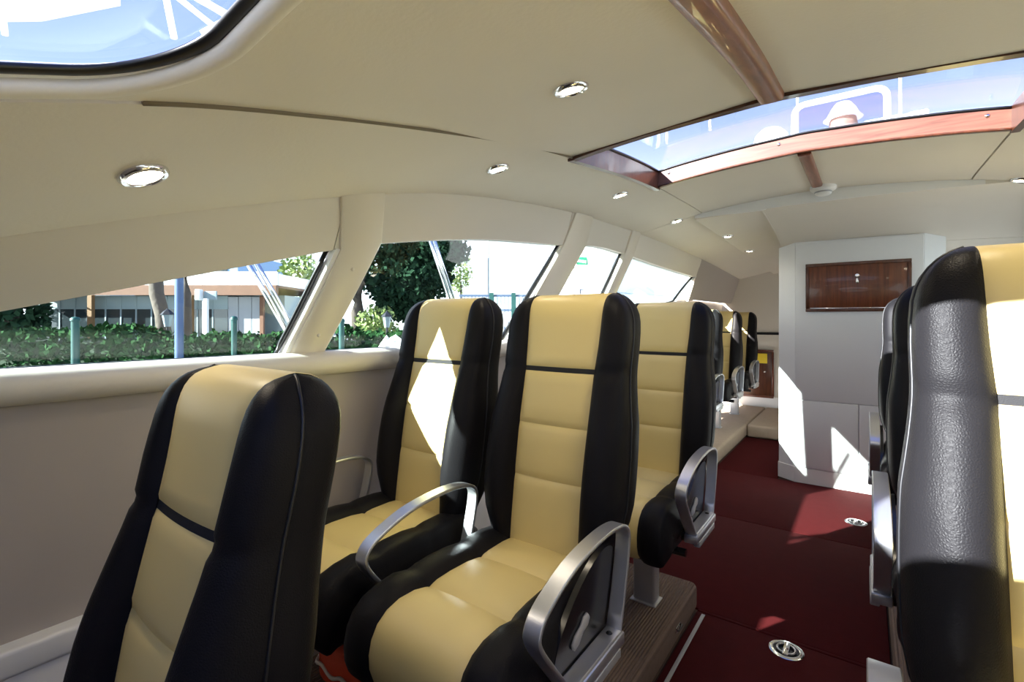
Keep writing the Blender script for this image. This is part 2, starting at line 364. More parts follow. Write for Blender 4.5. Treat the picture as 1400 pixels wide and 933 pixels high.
# aft ceiling: lower, a flat passage on the left and a slope down onto the locker block
def aft_z(Y): return EYE+crom([3.8, 3.85, 5.0, 7.8], [.775, .775, .745, .66], Y)
def passage(X, Y): return min(aft_z(Y)+.02*arch(X)/.16, ceil(X, Y)-.001) if X > -1.3 else ceil(X, Y)
def slope(X, Y): return EYE+crom([3.85, 4.4, 4.85, 5.2, 6.4], [.785, .735, .665, .57, .50], Y)+.03*math.cos((X-MID)/1.3*math.pi/2)-.02
panel(-1.5, -1.06, YR, Y1, ceil, 10, 40); panel(-1.06, -.60, YR, Y1, lambda X, Y: min(ceil(X, Y), aft_z(Y)+.015*(X+1.06)/.4), 8, 30)
panel(-.60, 1.0, YR, 5.01, slope, 16, 14); panel(.5, 1.0, 5.01, Y1, slope, 6, 14)
b = B(); sheet(b, [[Vector((x, YR, ceil(x, YR)+.005)), Vector((x, YR, min(ceil(x, YR)+.004, (slope(x, YR) if x > -.6 else aft_z(YR)+.01))))] for x in frange(-1.06, .56, 40)], (0, .02, 0))
struct(mk('trim_1', b, 'gloss_white', sharp=40))
b = B(); sheet(b, [[Vector((-.605, y, aft_z(y)+.02)), Vector((-.605, y, slope(-.6, y)-.002))] for y in frange(YR+.01, 5.0, 14)], (.01, 0, 0)); mk('drop_edge', b, 'cream_vinyl', ce, sharp=40)

# ---- hatch in the roof
ha = struct(empty('window_9'))
def loop_at(r_in, dz):                                # outline shrunk by r_in
    return [Vector((x, y, ceil(x, y)+dz)) for x, y in rrect(HX0+r_in, HX1-r_in, HY0+r_in, HY1-r_in, HR-r_in*.6)]
b = B(); tube(b, loop_at(-.004, -.002), .015, 14, closed=True, rx=.018); mk('padded_rim', b, 'white_vinyl', ha)
b = B(); grid(b, [loop_at(-.004, .0), loop_at(.012, .006), loop_at(.012, .02), loop_at(.004, .031)], False, True); mk('reveal', b, 'gloss_white', ha)
b = B(); tube(b, loop_at(.020, .012), .007, 10, closed=True, rx=.012); mk('gasket', b, 'gasket', ha)
def fill(bm, dz, inn):
    lp = loop_at(inn, dz); c = (MID, -.3)
    rows = [[Vector((c[0]+(p.x-c[0])*s, c[1]+(p.y-c[1])*s, ceil(c[0]+(p.x-c[0])*s, c[1]+(p.y-c[1])*s)+dz)) for p in lp] for s in (0.02, .2, .4, .6, .8, 1)]
    vs = grid(bm, rows, False, True); bm.faces.new(vs[0])
b = B(); fill(b, .016, .012); fill(b, .022, .012); mk('pane', b, 'roof_glass', ha)

b = B(); sheet(b, [[Vector((x, y, ceil(x, y)+dz)) for y, dz in ((-.36, .012), (-.345, .0), (-.165, .0), (-.15, .012))] for x in frange(HX0+.015, HX1-.015, 24)], (0, 0, .028)); mk('shadow_bar', b, 'white_vinyl', ha, sharp=40)  # unseen bar, added to cast the shadow band on the right seat
# ---- skylight across the ceiling
sk = struct(empty('window_10')); x0, x1, y0, y1 = SKY; xs = frange(x0, x1, 30); HS = .095
b = B(); sheet(b, [[Vector((x, y1-.004, ceil(x, y1)-.002)), Vector((x, y1-.004, ceil(x, y1)+HS))] for x in xs], (0, .03, 0)); mk('rear_board', b, 'mahogany', sk, sharp=40)
b = B(); sheet(b, [[Vector((x, y0-.022, ceil(x, y0)-.016)), Vector((x, y0-.022, ceil(x, y0)+HS))] for x in xs], (0, .03, 0)); mk('front_board', b, 'mahogany_frame', sk, sharp=40)
for xx in (x0-.022, x1-.008):
    b = B(); sheet(b, [[Vector((xx, y, ceil(xx, y)-.012)), Vector((xx, y, ceil(xx, y)+HS))] for y in frange(y0-.02, y1+.024, 12)], (.03, 0, 0)); mk('side_board', b, 'mahogany_frame', sk, sharp=40)
b = B(); sheet(b, [[Vector((x, y, ceil(x, y)+HS)) for y in frange(y0-.02, y1+.025, 12)] for x in frange(x0-.02, x1+.02, 30)], (0, 0, .006)); mk('pane', b, 'roof_glass', sk, sharp=30)
b = B(); tube(b, [Vector((x, y1-.006, ceil(x, y1)-.002)) for x in xs], .006, 6); mk('lower_bead', b, 'mahogany_frame', sk)
b = B(); tube(b, [Vector((x, y1-.006, ceil(x, y1)+HS-.006)) for x in xs], .006, 6); mk('gasket', b, 'gasket', sk)
b = B(); tube(b, [Vector((x0+.01, y, ceil(x0, y)+HS-.006)) for y in frange(y0, y1, 8)], .007, 6); mk('gasket', b, 'gasket', sk)
for xx in (-.36, .42, -.93):
    b = B(); lathe(b, [(0, .004), (.006, .003), (.009, 0)], Matrix.Translation((xx, y1-.0045, ceil(xx, y1)+.06)) @ Matrix.Rotation(math.pi/2, 4, 'X'), 12); mk('screw_cap', b, 'chrome', sk)

# ---- wooden beams on the centreline
def beam(nm, ya, yb, wd, th):
    rows = []
    for y in frange(ya, yb, 30):
        wv = wd(y)/2; z = ceil(MID, y)
        rows.append([Vector((MID+q*wv, y, z-dz)) for q, dz in ((-1, -.01), (-1, th*.55), (-.8, th*.9), (-.4, th), (.4, th), (.8, th*.9), (1, th*.55), (1, -.01))])
    b = B(); vs = grid(b, rows); b.faces.new(vs[0]); b.faces.new(vs[-1]); return struct(mk(nm, b, 'mahogany_long', sharp=50))
beam('trim_2', .385, SKY[2]-.025, lambda y: .075, .028)
beam('trim_3', SKY[3]+.03, 3.70, lambda y: .06, .02)

# ------------------------------------------------------------------ chairs
def bez(ctrl, n):                                     # Catmull-Rom through control points, n samples
    pts = [Vector(c) for c in ctrl]; m = len(pts)-1; out_ = []
    for s in frange(0, m, n):
        i = min(int(s), m-1); t = s-i
        p0 = pts[i-1] if i > 0 else pts[0]*2-pts[1]; p1, p2 = pts[i], pts[i+1]; p3 = pts[i+2] if i+2 <= m else pts[m]*2-pts[m-1]
        out_.append(.5*((2*p1)+(p2-p0)*t+(2*p0-5*p1+4*p2-p3)*t*t+(3*p1-p0-3*p2+p3)*t**3))
    return out_
YC = ([.44, .56, .76, .93, 1.10, 1.2, 1.29, 1.32, 1.34, 1.352, 1.36], [-.155, -.145, -.115, -.085, -.045, -.022, -.006, .004, .018, .036, .066])
YB = ([.44, .56, .76, .93, 1.10, 1.2, 1.29, 1.32, 1.34, 1.352, 1.36], [-.01, .01, .05, .08, .108, .128, .145, .143, .134, .120, .085])
WT = ([.44, .56, .66, .76, .93, 1.02, 1.10, 1.2, 1.27, 1.31, 1.335, 1.352, 1.36], [.17, .205, .243, .252, .25, .239, .232, .233, .229, .216, .198, .177, .158])
WY = ([.44, .56, .93, 1.1, 1.2, 1.36], [.12, .124, .128, .13, .136, .142])
BP = ([.44, .56, .7, .85, 1.0, 1.1, 1.2, 1.3, 1.36], [0, .02, .055, .056, .036, .022, .022, .012, 0])
ROWS = [.44, .50, .56, .60, .65, .70, .735, .75, .76, .77, .785, .82, .87, .905, .918, .928, .938, .95, .99, 1.03, 1.06, 1.085, 1.098, 1.114, 1.126, 1.15, 1.19, 1.23, 1.265, 1.29, 1.31, 1.325, 1.338, 1.347, 1.354, 1.358, 1.36]
SEAMS = {.76: .008, .75: .003, .77: .003, .928: .008, .918: .003, .938: .003, 1.098: .006, 1.114: .006}
def half(z):
    yc, yb, wt, wy, bp = crom(*YC, z), crom(*YB, z), crom(*WT, z), crom(*WY, z), crom(*BP, z)
    d = yb-yc; g = SEAMS.get(z, 0)
    ye = [(wy*q, yc-.007*(1-q*q)*(1 if z < 1.3 else .3)+g*(1 if q < .98 else .3)+(.004 if q > .98 else 0), z) for q in (0, .25, .5, .75, .92, 1)]
    k = wt-wy; gz = .005 if abs(z-1.106) < .012 else 0
    bo = bez([(wy, yc+.004, z), (wy+.16*k, yc-bp*.75+gz, z), (wy+.45*k, yc-bp+gz, z), (wt-.16*k, yc-bp*.55+.006+gz, z), (wt-.004-gz*.5, yc+.16*d, z), (wt-.003, yc+.36*d, z)], 12)
    bk = bez([(wt-.003, yc+.36*d, z), (wt, yc+.48*d, z), (wt-.003, yc+.75*d, z), (wt-.03, yc+.95*d, z), (wt-.09, yb, z), (0, yb+.006, z)], 13)
    return ye, bo, bk
HALF = [half(z) for z in ROWS]
mir = lambda p: Vector((-p[0], p[1], p[2]))
def rows_between(a, c): return [i for i, z in enumerate(ROWS) if a-1e-6 <= z <= c+1e-6]
def yellow_mesh(name, a, c, parent, m='yellow_leather'):
    rr = [[mir(p) for p in HALF[i][0][:0:-1]]+[Vector(p) for p in HALF[i][0]] for i in rows_between(a, c)]
    if c > 1.3:                                       # the headrest cover runs over the top and a little way down the back
        for z in [q for q in ROWS[::-1] if q > 1.2]:
            wy, wt, yb = crom(*WY, z), crom(*WT, z), crom(*YB, z)
            rr.append([Vector((wy*q, yb+.0075-.004*q*q-(.006 if abs(q) == 1 else 0), z+.0015)) for q in (-1, -.92, -.75, -.5, -.25, 0, .25, .5, .75, .92, 1)])
    b = B(); grid(b, rr)
    return mk(name, b, m, parent)
def make_chair():
    root = empty('passenger_seat')
    b = B(); grid(b, [[mir(p) for p in HALF[i][2]]+[Vector(p) for p in HALF[i][2][-2::-1]] for i in range(len(ROWS))])
    back = mk('backrest', b, 'black_leather', root)
    for s in (1, -1):
        b = B(); grid(b, [[Vector(p) if s > 0 else mir(p) for p in h_[1]] for h_ in HALF]); mk('bolster', b, 'black_leather', back)
        b = B(); i_ = [k for k, z in enumerate(ROWS) if z > .5]
        tube(b, [(s*(HALF[k][2][0][0]+.001), HALF[k][2][0][1], HALF[k][2][0][2]) for k in i_], .0028, 6); mk('piping', b, 'black_leather_plain', back)
    for a, c in ((.50, .76), (.76, .928), (.928, 1.098)): yellow_mesh('back_panel', a, c, back)
    yellow_mesh('strap', 1.098, 1.114, back, 'webbing'); yellow_mesh('headrest_panel', 1.114, 1.36, back)
    # seat cushion
    path = [(-.07, .548), (-.12, .555), (-.18, .560), (-.25, .559), (-.275, .556), (-.29, .549), (-.305, .556), (-.35, .562), (-.42, .563), (-.47, .560), (-.485, .556), (-.50, .550), (-.515, .558), (-.55, .566), (-.60, .566), (-.64, .555), (-.67, .533), (-.688, .503), (-.696, .468), (-.694, .432), (-.683, .40), (-.662, .376)]
    def frame(i):
        a_, c_ = path[max(0, i-1)], path[min(len(path)-1, i+1)]; t = Vector((0, c_[0]-a_[0], c_[1]-a_[1])).normalized()
        return Vector((0, path[i][0], path[i][1])), Vector((0, t.z, -t.y))
    # smooth the normals over the seams
    nrm = [frame(i)[1] for i in range(len(path))]
    for i in range(14): nrm[i] = Vector((0, 0, 1)) if i < 12 else Vector((0, -.05, 1)).normalized()
    def sec(i):
        p = Vector((0, *path[i])); n = nrm[i]; f = -path[i][0]
        wy = lin([.07, .3, .6, .7], [.124, .127, .138, .140], f); wt = lin([.07, .2, .5, .7], [.225, .245, .25, .246], f); k = wt-wy
        seam = i in (5, 11)
        ye = [p+Vector((wy*q, 0, 0))+n*(.005*(1-q*q)-(.004 if q == 1 else 0)) for q in (0, .25, .5, .75, .92, 1)]
        top = .02 if f < .6 else .012
        sm = .004 if seam else 0
        bo = bez([(wy, -.004, 0), (wy+.2*k, top*.75+sm, 0), (wy+.5*k, top+sm, 0), (wt-.2*k, top*.6+sm, 0), (wt-.01, -.018, 0), (wt, -.05, 0), (wt-.002, -.10, 0), (wt-.02, -.135, 0)], 16)
        return ye, [p+Vector((q.x, 0, 0))+n*q.y for q in bo]
    SEC = [sec(i) for i in range(len(path))]
    b = B(); box(b, -.222, .222, -.655, -.03, .365, .50, .02, seg=3); seat = mk('seat', b, 'black_leather_plain', root, sharp=50)
    for a, c in ((0, 5), (5, 11), (11, 21)):
        b = B(); grid(b, [[mir(p) for p in SEC[i][0][:0:-1]]+list(SEC[i][0]) for i in range(a, c+1)]); mk('seat_panel', b, 'yellow_leather', seat)
    for s in (1, -1):
        b = B(); grid(b, [[p if s > 0 else mir(p) for p in q[1]] for q in SEC]); mk('seat_bolster', b, 'black_leather', seat)
    # pedestal and frame
    b = B(); box(b, -.035, .065, -.30, -.225, .004, .372, .012, seg=3); pd = mk('pedestal', b, 'alu_paint', root, sharp=40)
    b = B(); box(b, -.045, .075, -.31, -.215, 0, .006, .002); mk('foot_plate', b, 'alu_paint', pd, sharp=40)
    for y in (-.12, -.46):
        b = B(); tube(b, [(-.24, y, .352), (.25, y, .352)], .016, 12); mk('frame_tube', b, 'dark_plastic', root, sharp=50)
    return root
LOOP = bez([(-.478, .44), (-.545, .525), (-.603, .602), (-.607, .638), (-.565, .672), (-.45, .71), (-.31, .724), (-.205, .716), (-.158, .69), (-.156, .64), (-.185, .53), (-.215, .44)], 50)
def make_arm(root, s):
    x = s*.275; hw, th = .021, .0055
    rows = []
    pts = [Vector((0, p.x, p.y)) for p in LOOP]+[Vector((0, -.215+(-.263)*k/8, .44)) for k in range(1, 8)]
    for i, p in enumerate(pts):
        t = (pts[(i+1) % len(pts)]-pts[i-1]).normalized(); n = Vector((0, -t.z, t.y))
        rows.append([p+Vector((x+a_*hw, 0, 0))+n*c_*th for a_, c_ in ((-1, -.6), (-.9, -1), (.9, -1), (1, -.6), (1, .6), (.9, 1), (-.9, 1), (-1, .6))])
    b = B(); grid(b, rows, True, True); arm = mk('armrest', b, 'aluminium', root, sharp=45)
    b = B(); box(b, x-.026, x+.026, -.49, -.20, .405, .438, .006); mk('armrest_bracket', b, 'aluminium', arm, sharp=40)
    b = B(); box(b, x-.012+s*.016, x+.012+s*.016, -.46, -.23, .385, .41, .004); mk('bracket_clip', b, 'alu_paint', arm, sharp=40)
    b = B(); lathe(b, [(0, .003), (.006, .003), (.009, 0)], Matrix.Translation((x, -.245, .4455)), 12); mk('bolt', b, 'dark_plastic', arm)
    return arm
def make_side(root, s):
    x = s*.236
    poly = bez([(-.47, .405), (-.49, .47), (-.44, .55), (-.33, .625), (-.22, .655), (-.16, .62), (-.17, .5), (-.21, .41)], 26)
    b = B(); prism(b, [Vector((x, p.x, p.y)) for p in poly], (s*.016, 0, 0)); sp_ = mk('side_cover', b, 'dark_plastic', root, sharp=40)
    b = B(); M = Matrix.Translation((x+s*.02, -.37, .505)) @ Matrix.Rotation(math.radians(14), 4, 'X')
    lathe(b, [(0, -.045), (.012, -.04), (.016, -.02), (.012, .01), (.017, .03), (.012, .046), (0, .05)], M @ Matrix.Rotation(math.radians(-75), 4, 'X') @ Matrix.Diagonal((.45, 1, 1, 1)), 12)
    lv = mk('recline_lever', b, 'grey_plastic', sp_)
def copy_tree(o, parent=None):
    c = o.copy(); COL.objects.link(c); c.parent = parent
    for ch in o.children: copy_tree(ch, c)
    return c
proto = make_chair()
def kit(sides, cover):
    c = copy_tree(proto)
    for s in sides: make_arm(c, s)
    for s in cover: make_side(c, s)
    return c
aisle_l = kit((1, -1), (1,)); window_l = kit((-1,), ()); aisle_r = kit((-1,), (-1,)); far_l = kit((1,), (1,))
def place(src, first, x, y, z, label, group):
    c = src if first else copy_tree(src)
    c.location = (x, y, z); tag(c, label, 'seat', group); return c
g = 'black and yellow leather passenger seats'
place(aisle_l, True, -.82, 1.43, .13, 'black and yellow seat in the centre with both curved metal armrests in full view', g)
place(aisle_l, False, -.96, .39, -.055, 'nearest seat at lower left, its black side towards us and its cushion cut off', g)
place(aisle_l, False, -.82, 2.41, .13, 'aisle seat behind the central seat, on a grey pedestal at the carpet platform edge', g)
place(window_l, True, -1.385, 1.43, .13, 'seat beside the left window with a bright sun patch on its yellow backrest', g)
place(aisle_r, True, .298, 1.10, .17, 'large black seat cut off by the right edge, with grained black side in the sun', g)
place(aisle_r, False, .315, 2.25, .17, 'seat showing as a thin black sliver directly behind the large right seat', g)
place(aisle_r, False, .315, 3.55, .17, 'farthest right-hand seat, only its metal armrest showing before the white locker block', g)
window_r = kit((1,), ())
for k, (yy, lab) in enumerate(((1.10, 'seat at the right-hand window beside the large cut-off seat'), (2.25, 'second seat along the right-hand windows'), (3.55, 'last seat along the right-hand windows'))): place(window_r, k == 0, .87, yy, .17, lab, g)
place(far_l, True, -1.42, 5.27, .15, 'far left seat nearest to us, almost hidden behind the second aisle seat', g)
place(far_l, False, -1.42, 6.25, .15, 'middle one of the far left seats, yellow front and looped armrest', g)
place(far_l, False, -1.42, 7.24, .15, 'last seat of the far left column, in front of the small wooden door', g)
for ch in list(proto.children):
    for g2 in list(ch.children): bpy.data.objects.remove(g2)
    bpy.data.objects.remove(ch)
bpy.data.objects.remove(proto)

# ------------------------------------------------------------------ locker block and far door
lk = empty('locker_block', (0, 4.85, 0)); tag(lk, 'white locker block with wooden hatch door standing at the end of the aisle', 'cabinet')
def L(x, y, z): return Vector((x, y-4.85, z))
PLAN = [(-.625, 4.94), (-.49, 4.85), (.37, 4.85), (.50, 4.94), (.50, 6.30), (-.625, 6.30)]
def lprism(z0, z1, name, m, grow=0, par=lk, top=None):
    b = B(); poly = [(x+(grow if x > 0 else -grow), y-(grow if y < 6 else 0)) for x, y in PLAN]
    lo = [b.verts.new(L(x, y, z0)) for x, y in poly]; hi = [b.verts.new(L(x, y, (top(x, y) if top else z1))) for x, y in poly]
    b.faces.new(lo); b.faces.new(hi)
    for i in range(6): b.faces.new([lo[i], lo[(i+1) % 6], hi[(i+1) % 6], hi[i]])
    return mk(name, b, m, par, smooth=False)
lprism(.13, 0, 'body', 'locker_white', top=lambda x, y: slope(x, min(y, 5.0))-.001)
lprism(0, .13, 'plinth', 'gloss_white', .006)
for xa, xb in ((-.484, -.043), (-.037, .364)):
    b = B(); box(b, xa, xb, -.012, .004, .135, .71, .006); mk('lower_panel', b, 'locker_white', lk, sharp=40)
b = B(); box(b, -.484, .364, -.010, .004, .716, 2.055, .006); mk('upper_panel', b, 'locker_white', lk, sharp=40)
dx0, dx1, dz0, dz1 = -.395, .278, EYE+.086, EYE+.462
b = B(); box(b, dx0, dx1, -.03, -.011, dz0, dz1, .004); dr = mk('hatch_door', b, 'mahogany_dark', lk, sharp=40); dr['label'] = 'dark mahogany hatch door'
for xa, xb, za, zb in ((dx0-.014, dx1+.014, dz0-.014, dz0+.012), (dx0-.014, dx1+.014, dz1-.012, dz1+.014), (dx0-.014, dx0+.012, dz0+.012, dz1-.012), (dx1-.012, dx1+.014, dz0+.012, dz1-.012)):
    b = B(); box(b, xa, xb, -.037, -.010, za, zb, .004); mk('door_frame', b, 'mahogany_frame', dr, sharp=40)
b = B(); tube(b, [(dx0+.02, -.038, dz0+.014), (dx1-.02, -.038, dz0+.014)], .0045, 8); mk('hinge', b, 'chrome', dr)
b = B(); lathe(b, [(0, .022), (.014, .02), (.02, .01), (.024, 0)], Matrix.Translation((-.05, -.03, dz1-.10)) @ Matrix.Rotation(math.pi/2, 4, 'X'), 18)
box(b, -.058, -.042, -.042, -.03, dz1-.165, dz1-.115, .003); mk('latch', b, 'chrome', dr, sharp=40)

fd = struct(empty('door_1', (-1.3, Y1, .3)))
b = B(); box(b, -.20, .24, -.03, -.013, 0, .66, .004); d1 = mk('door_leaf', b, 'mahogany_frame', fd, sharp=40)
for q in ((-.21, .25, .645, .675), (-.21, .25, -.015, .015), (-.215, -.19, .015, .645), (.23, .255, .015, .645)):
    b = B(); box(b, q[0], q[1], -.036, -.012, q[2], q[3], .004); mk('door_frame', b, 'mahogany_dark', fd, sharp=40)
b = B(); lathe(b, [(0, .02), (.012, .018), (.008, .004), (.016, 0)], Matrix.Translation((.14, -.03, .36)) @ Matrix.Rotation(math.pi/2, 4, 'X'), 14); mk('knob', b, 'chrome', d1)
b = B(); box(b, 0, .17, -.032, -.0305, .48, .62); st = mk('notice', b, 'yellow_print', d1, smooth=False); st['label'] = 'yellow notice'

# ------------------------------------------------------------------ downlights
def hit(px, py, fn):
    d = ray(px, py); t = .1
    while t < 12 and EYE+d[2]*t < fn(d[0]*t, d[1]*t): t += .002
    return Vector((d[0]*t, d[1]*t, fn(d[0]*t, d[1]*t)))
def all_ceil(X, Y):
    if Y < YR: return ceil(X, Y)
    return ceil(X, Y) if X < -1.06 else (min(ceil(X, Y), aft_z(Y)+.015*(X+1.06)/.4) if X < -.6 else slope(X, Y))
LN = [0]
def downlight(p, label, power):
    X, Y = p.x, p.y; e_ = .02
    n = Vector((-(all_ceil(X+e_, Y)-all_ceil(X-e_, Y))/(2*e_), -(all_ceil(X, Y+e_)-all_ceil(X, Y-e_))/(2*e_), 1)).normalized()
    root = empty('downlight', p); root.rotation_euler = (-n).to_track_quat('Z', 'Y').to_euler(); tag(root, label, 'light', 'round recessed downlights')
    b = B(); lathe(b, [(.049, -.002), (.049, .004), (.044, .010), (.036, .011), (.033, .006), (.033, -.004)]); mk('bezel', b, 'chrome', root, sharp=40)
    b = B(); lathe(b, [(0, .010), (.015, .0095), (.026, .007), (.033, .003), (.033, -.002)]); mk('lens', b, 'lens', root)
    b = B(); lathe(b, [(0, .0025), (.003, .002), (.004, 0)], Matrix.Translation((.0, .04, .0112)), 8); mk('screw', b, 'chrome', root)
    ld = bpy.data.lights.new('downlight_lamp', 'SPOT'); ld.energy = power; ld.spot_size = math.radians(150); ld.spot_blend = .8; ld.shadow_soft_size = .03; ld.color = (1, .86, .66)
    lo = bpy.data.objects.new('downlight_lamp', ld); COL.objects.link(lo); lo.parent = root; lo.location = (0, 0, .02); lo.rotation_euler = (math.pi, 0, 0)
LAMP = 2.5
for px, py, lab in ((196, 238, 'round chrome downlight at far left above the first side window'), (780, 120, 'chrome downlight in the middle ceiling panel, left of the wooden beam'),
                    (680, 230, 'chrome downlight above the second side window, before the skylight corner'), (848, 266, 'small downlight just below the left end of the skylight'),
                    (925, 302, 'small downlight at the left tip of the white ceiling step'), (995, 323, 'nearer of two tiny downlights in the far passage ceiling'), (1025, 343, 'farther of two tiny downlights in the far passage ceiling')):
    downlight(hit(px, py, all_ceil), lab, LAMP)
for X, Y, lab in ((.12, 1.15, 'added unseen chrome downlight in the ceiling panel right of the wooden beam'), (.70, .40, 'first downlight of the added unseen row above the right-hand windows, beside the roof hatch'), (.70, 1.56, 'second downlight of the added unseen row above the right-hand windows'),
                  (.70, 2.72, 'third added unseen downlight above the right-hand windows, by the right end of the skylight'), (.70, 3.82, 'last added unseen downlight above the right-hand windows, at the ceiling step')):
    downlight(Vector((X, Y, all_ceil(X, Y))), lab, LAMP)  # right-hand lamps out of view, added to fill out the cabin light
# smoke alarm at the end of the wooden beam
p = hit(1124, 256, lambda X, Y: ceil(X, Y)); p = Vector((MID+.03, 3.765, ceil(MID, 3.765)))
root = empty('smoke_alarm', p); tag(root, 'round white alarm on the ceiling at the end of the wooden beam', 'smoke alarm')
b = B(); lathe(b, [(.075, .004), (.075, -.022), (.068, -.03), (.05, -.034)]); mk('base_ring', b, 'gloss_white', root, sharp=40)
b = B(); lathe(b, [(.05, -.03), (.046, -.052), (.034, -.062), (0, -.064)]); mk('dome', b, 'gloss_white', root, sharp=50)
b = B(); lathe(b, [(.0493, -.038), (.0503, -.041), (.0483, -.046)]); mk('vent_slot', b, 'grey_plastic', root)

# ------------------------------------------------------------------ small things on the floor
def deck_ring(px, py, label):
    d = ray(px, py); t = -EYE/d[2]; root = empty('deck_ring', (d[0]*t, d[1]*t, 0)); tag(root, label, 'deck ring', 'lifting rings in the red floor')
    b = B(); lathe(b, [(.066, 0), (.066, .003), (.058, .007), (.050, .006), (.047, .002), (.047, 0)]); mk('rim', b, 'chrome', root, sharp=40)
    b = B(); lathe(b, [(0, .0012), (.048, .0012), (.048, 0)]); mk('cup', b, 'dark_plastic', root, sharp=40)
    b = B(); tube(b, [(.034*math.cos(a_), .034*math.sin(a_), .007) for a_ in [2*math.pi*k/24 for k in range(24)]], .005, 8, closed=True); mk('pull_ring', b, 'chrome', root)
    b = B(); box(b, -.012, .012, -.045, .045, .002, .012, .004); mk('bridge', b, 'chrome', root, sharp=40)
deck_ring(1075, 890, 'nearer round metal lifting ring set in the dark red carpet')
deck_ring(1170, 715, 'farther round metal lifting ring, by the right seats armrest')
b = B(); box(b, -.628, -.612, .9, 2.40, 0, .003, .001); tag(mk('floor_strip', b, 'grey_plastic', sharp=40), 'narrow grey strip on the red floor beside the platform', 'strip')
b = B(); box(b, -.655, -.651, 2.09, 2.15, .058, .082, .001); root = mk('latch', b, 'chrome', pl, sharp=40); root['label'] = 'small metal latch'
b = B(); tube(b, [(-.65, 2.098, .07), (-.643, 2.10, .07), (-.643, 2.14, .076), (-.65, 2.142, .076)], .004, 8); mk('latch_bar', b, 'dark_plastic', root)

def life_jacket(x, y, z, sx, sy, sz, label):
    root = empty('life_jacket', (x, y, z)); tag(root, label, 'life jacket', 'orange life jackets under the seats')
    b = B(); rows = []
    for i in range(15):
        f = -1+2*i/14; row = []
        for k in range(18):
            a_ = 2*math.pi*k/18; c_, s_ = math.cos(a_), math.sin(a_); e1 = abs(c_)**.5*(1 if c_ > 0 else -1); e2 = abs(s_)**.6*(1 if s_ > 0 else -1)
            tp = (1-abs(f)**5)**.5; row.append(Vector((f*sx, e1*sy*tp*(1+.06*math.sin(5*f+k)), sz+e2*sz*tp*(1+.05*math.sin(7*f)))))
        rows.append(row)
    grid(b, rows, False, True); mk('cover', b, 'orange_fabric', root)
    b = B(); tube(b, [(f*sx*1.0, -sy*1.02*(1-abs(f)**5)**.5-.004, sz*.9+.01*math.sin(9*f)) for f in frange(-.97, .97, 24)], .006, 6); mk('piping_cord', b, 'rope', root)
life_jacket(-1.42, 1.045, .137, .17, .078, .08, 'orange life jacket with white cord stowed under the sunlit window seat')
life_jacket(-.97, 1.02, .137, .12, .085, .08, 'orange life jacket partly hidden under the central seat')

# ------------------------------------------------------------------ outside
b = B(); box(b, -60, -2.5, -40, 8, .25, .40); box(b, -60, -5, 8, 11.5, .25, .40); box(b, -60, -13, 11.5, 60, .25, .40); struct(mk('ground', b, 'ground', smooth=False))
def leaves(bm, centre, rad, n, size, rnd, shell=.55):
    for _ in range(n):
        d = Vector((rnd.gauss(0, 1), rnd.gauss(0, 1), rnd.gauss(0, 1))).normalized(); k = shell+(1-shell)*rnd.random()
        c = Vector(centre)+Vector((d.x*rad[0]*k, d.y*rad[1]*k, d.z*rad[2]*k))
        a_ = Vector((rnd.gauss(0, 1), rnd.gauss(0, 1), rnd.gauss(0, 1))).normalized(); q = a_.cross(Vector((rnd.gauss(0, 1), rnd.gauss(0, 1), rnd.gauss(0, 1)))).normalized()
        s = size*(.6+.8*rnd.random())
        bm.faces.new([bm.verts.new(c+a_*s), bm.verts.new(c+q*s*.6), bm.verts.new(c-a_*s), bm.verts.new(c-q*s*.6)])
rnd = random.Random(3)
RX = Vector((C_, S_, 0)); FX = Vector((-S_, C_, 0)); UZ = Vector((0, 0, 1))
# hedge
root = empty('hedge', W(-4.5, 7.5, .40)); tag(root, 'clipped dark green hedge running along the quay outside the side windows', 'hedge')
org = root.location
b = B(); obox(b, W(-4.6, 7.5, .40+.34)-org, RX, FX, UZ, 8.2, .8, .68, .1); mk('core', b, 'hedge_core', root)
b = B()
for k in range(7500):
    l = -8.8+rnd.random()*8.3; hgt = .78+.07*math.sin(l*1.7)+.05*math.sin(l*4.1+1); f = rnd.random()
    c = W(l, 7.08+rnd.gauss(0, .03), .42+rnd.random()*hgt) if f < .62 else W(l, 7.1+rnd.random()*.8, .40+hgt+rnd.gauss(0, .03))
    a_ = Vector((rnd.gauss(0, 1), rnd.gauss(0, 1), rnd.gauss(0, 1))).normalized(); q = a_.cross(Vector((rnd.gauss(0, 1), rnd.gauss(0, 1), rnd.gauss(0, 1)))).normalized(); s = .03+.03*rnd.random(); c = c-org
    b.faces.new([b.verts.new(c+a_*s), b.verts.new(c+q*s*.7), b.verts.new(c-a_*s), b.verts.new(c-q*s*.7)])
mk('foliage', b, 'hedge_leaf', root, smooth=False)['kind'] = 'stuff'
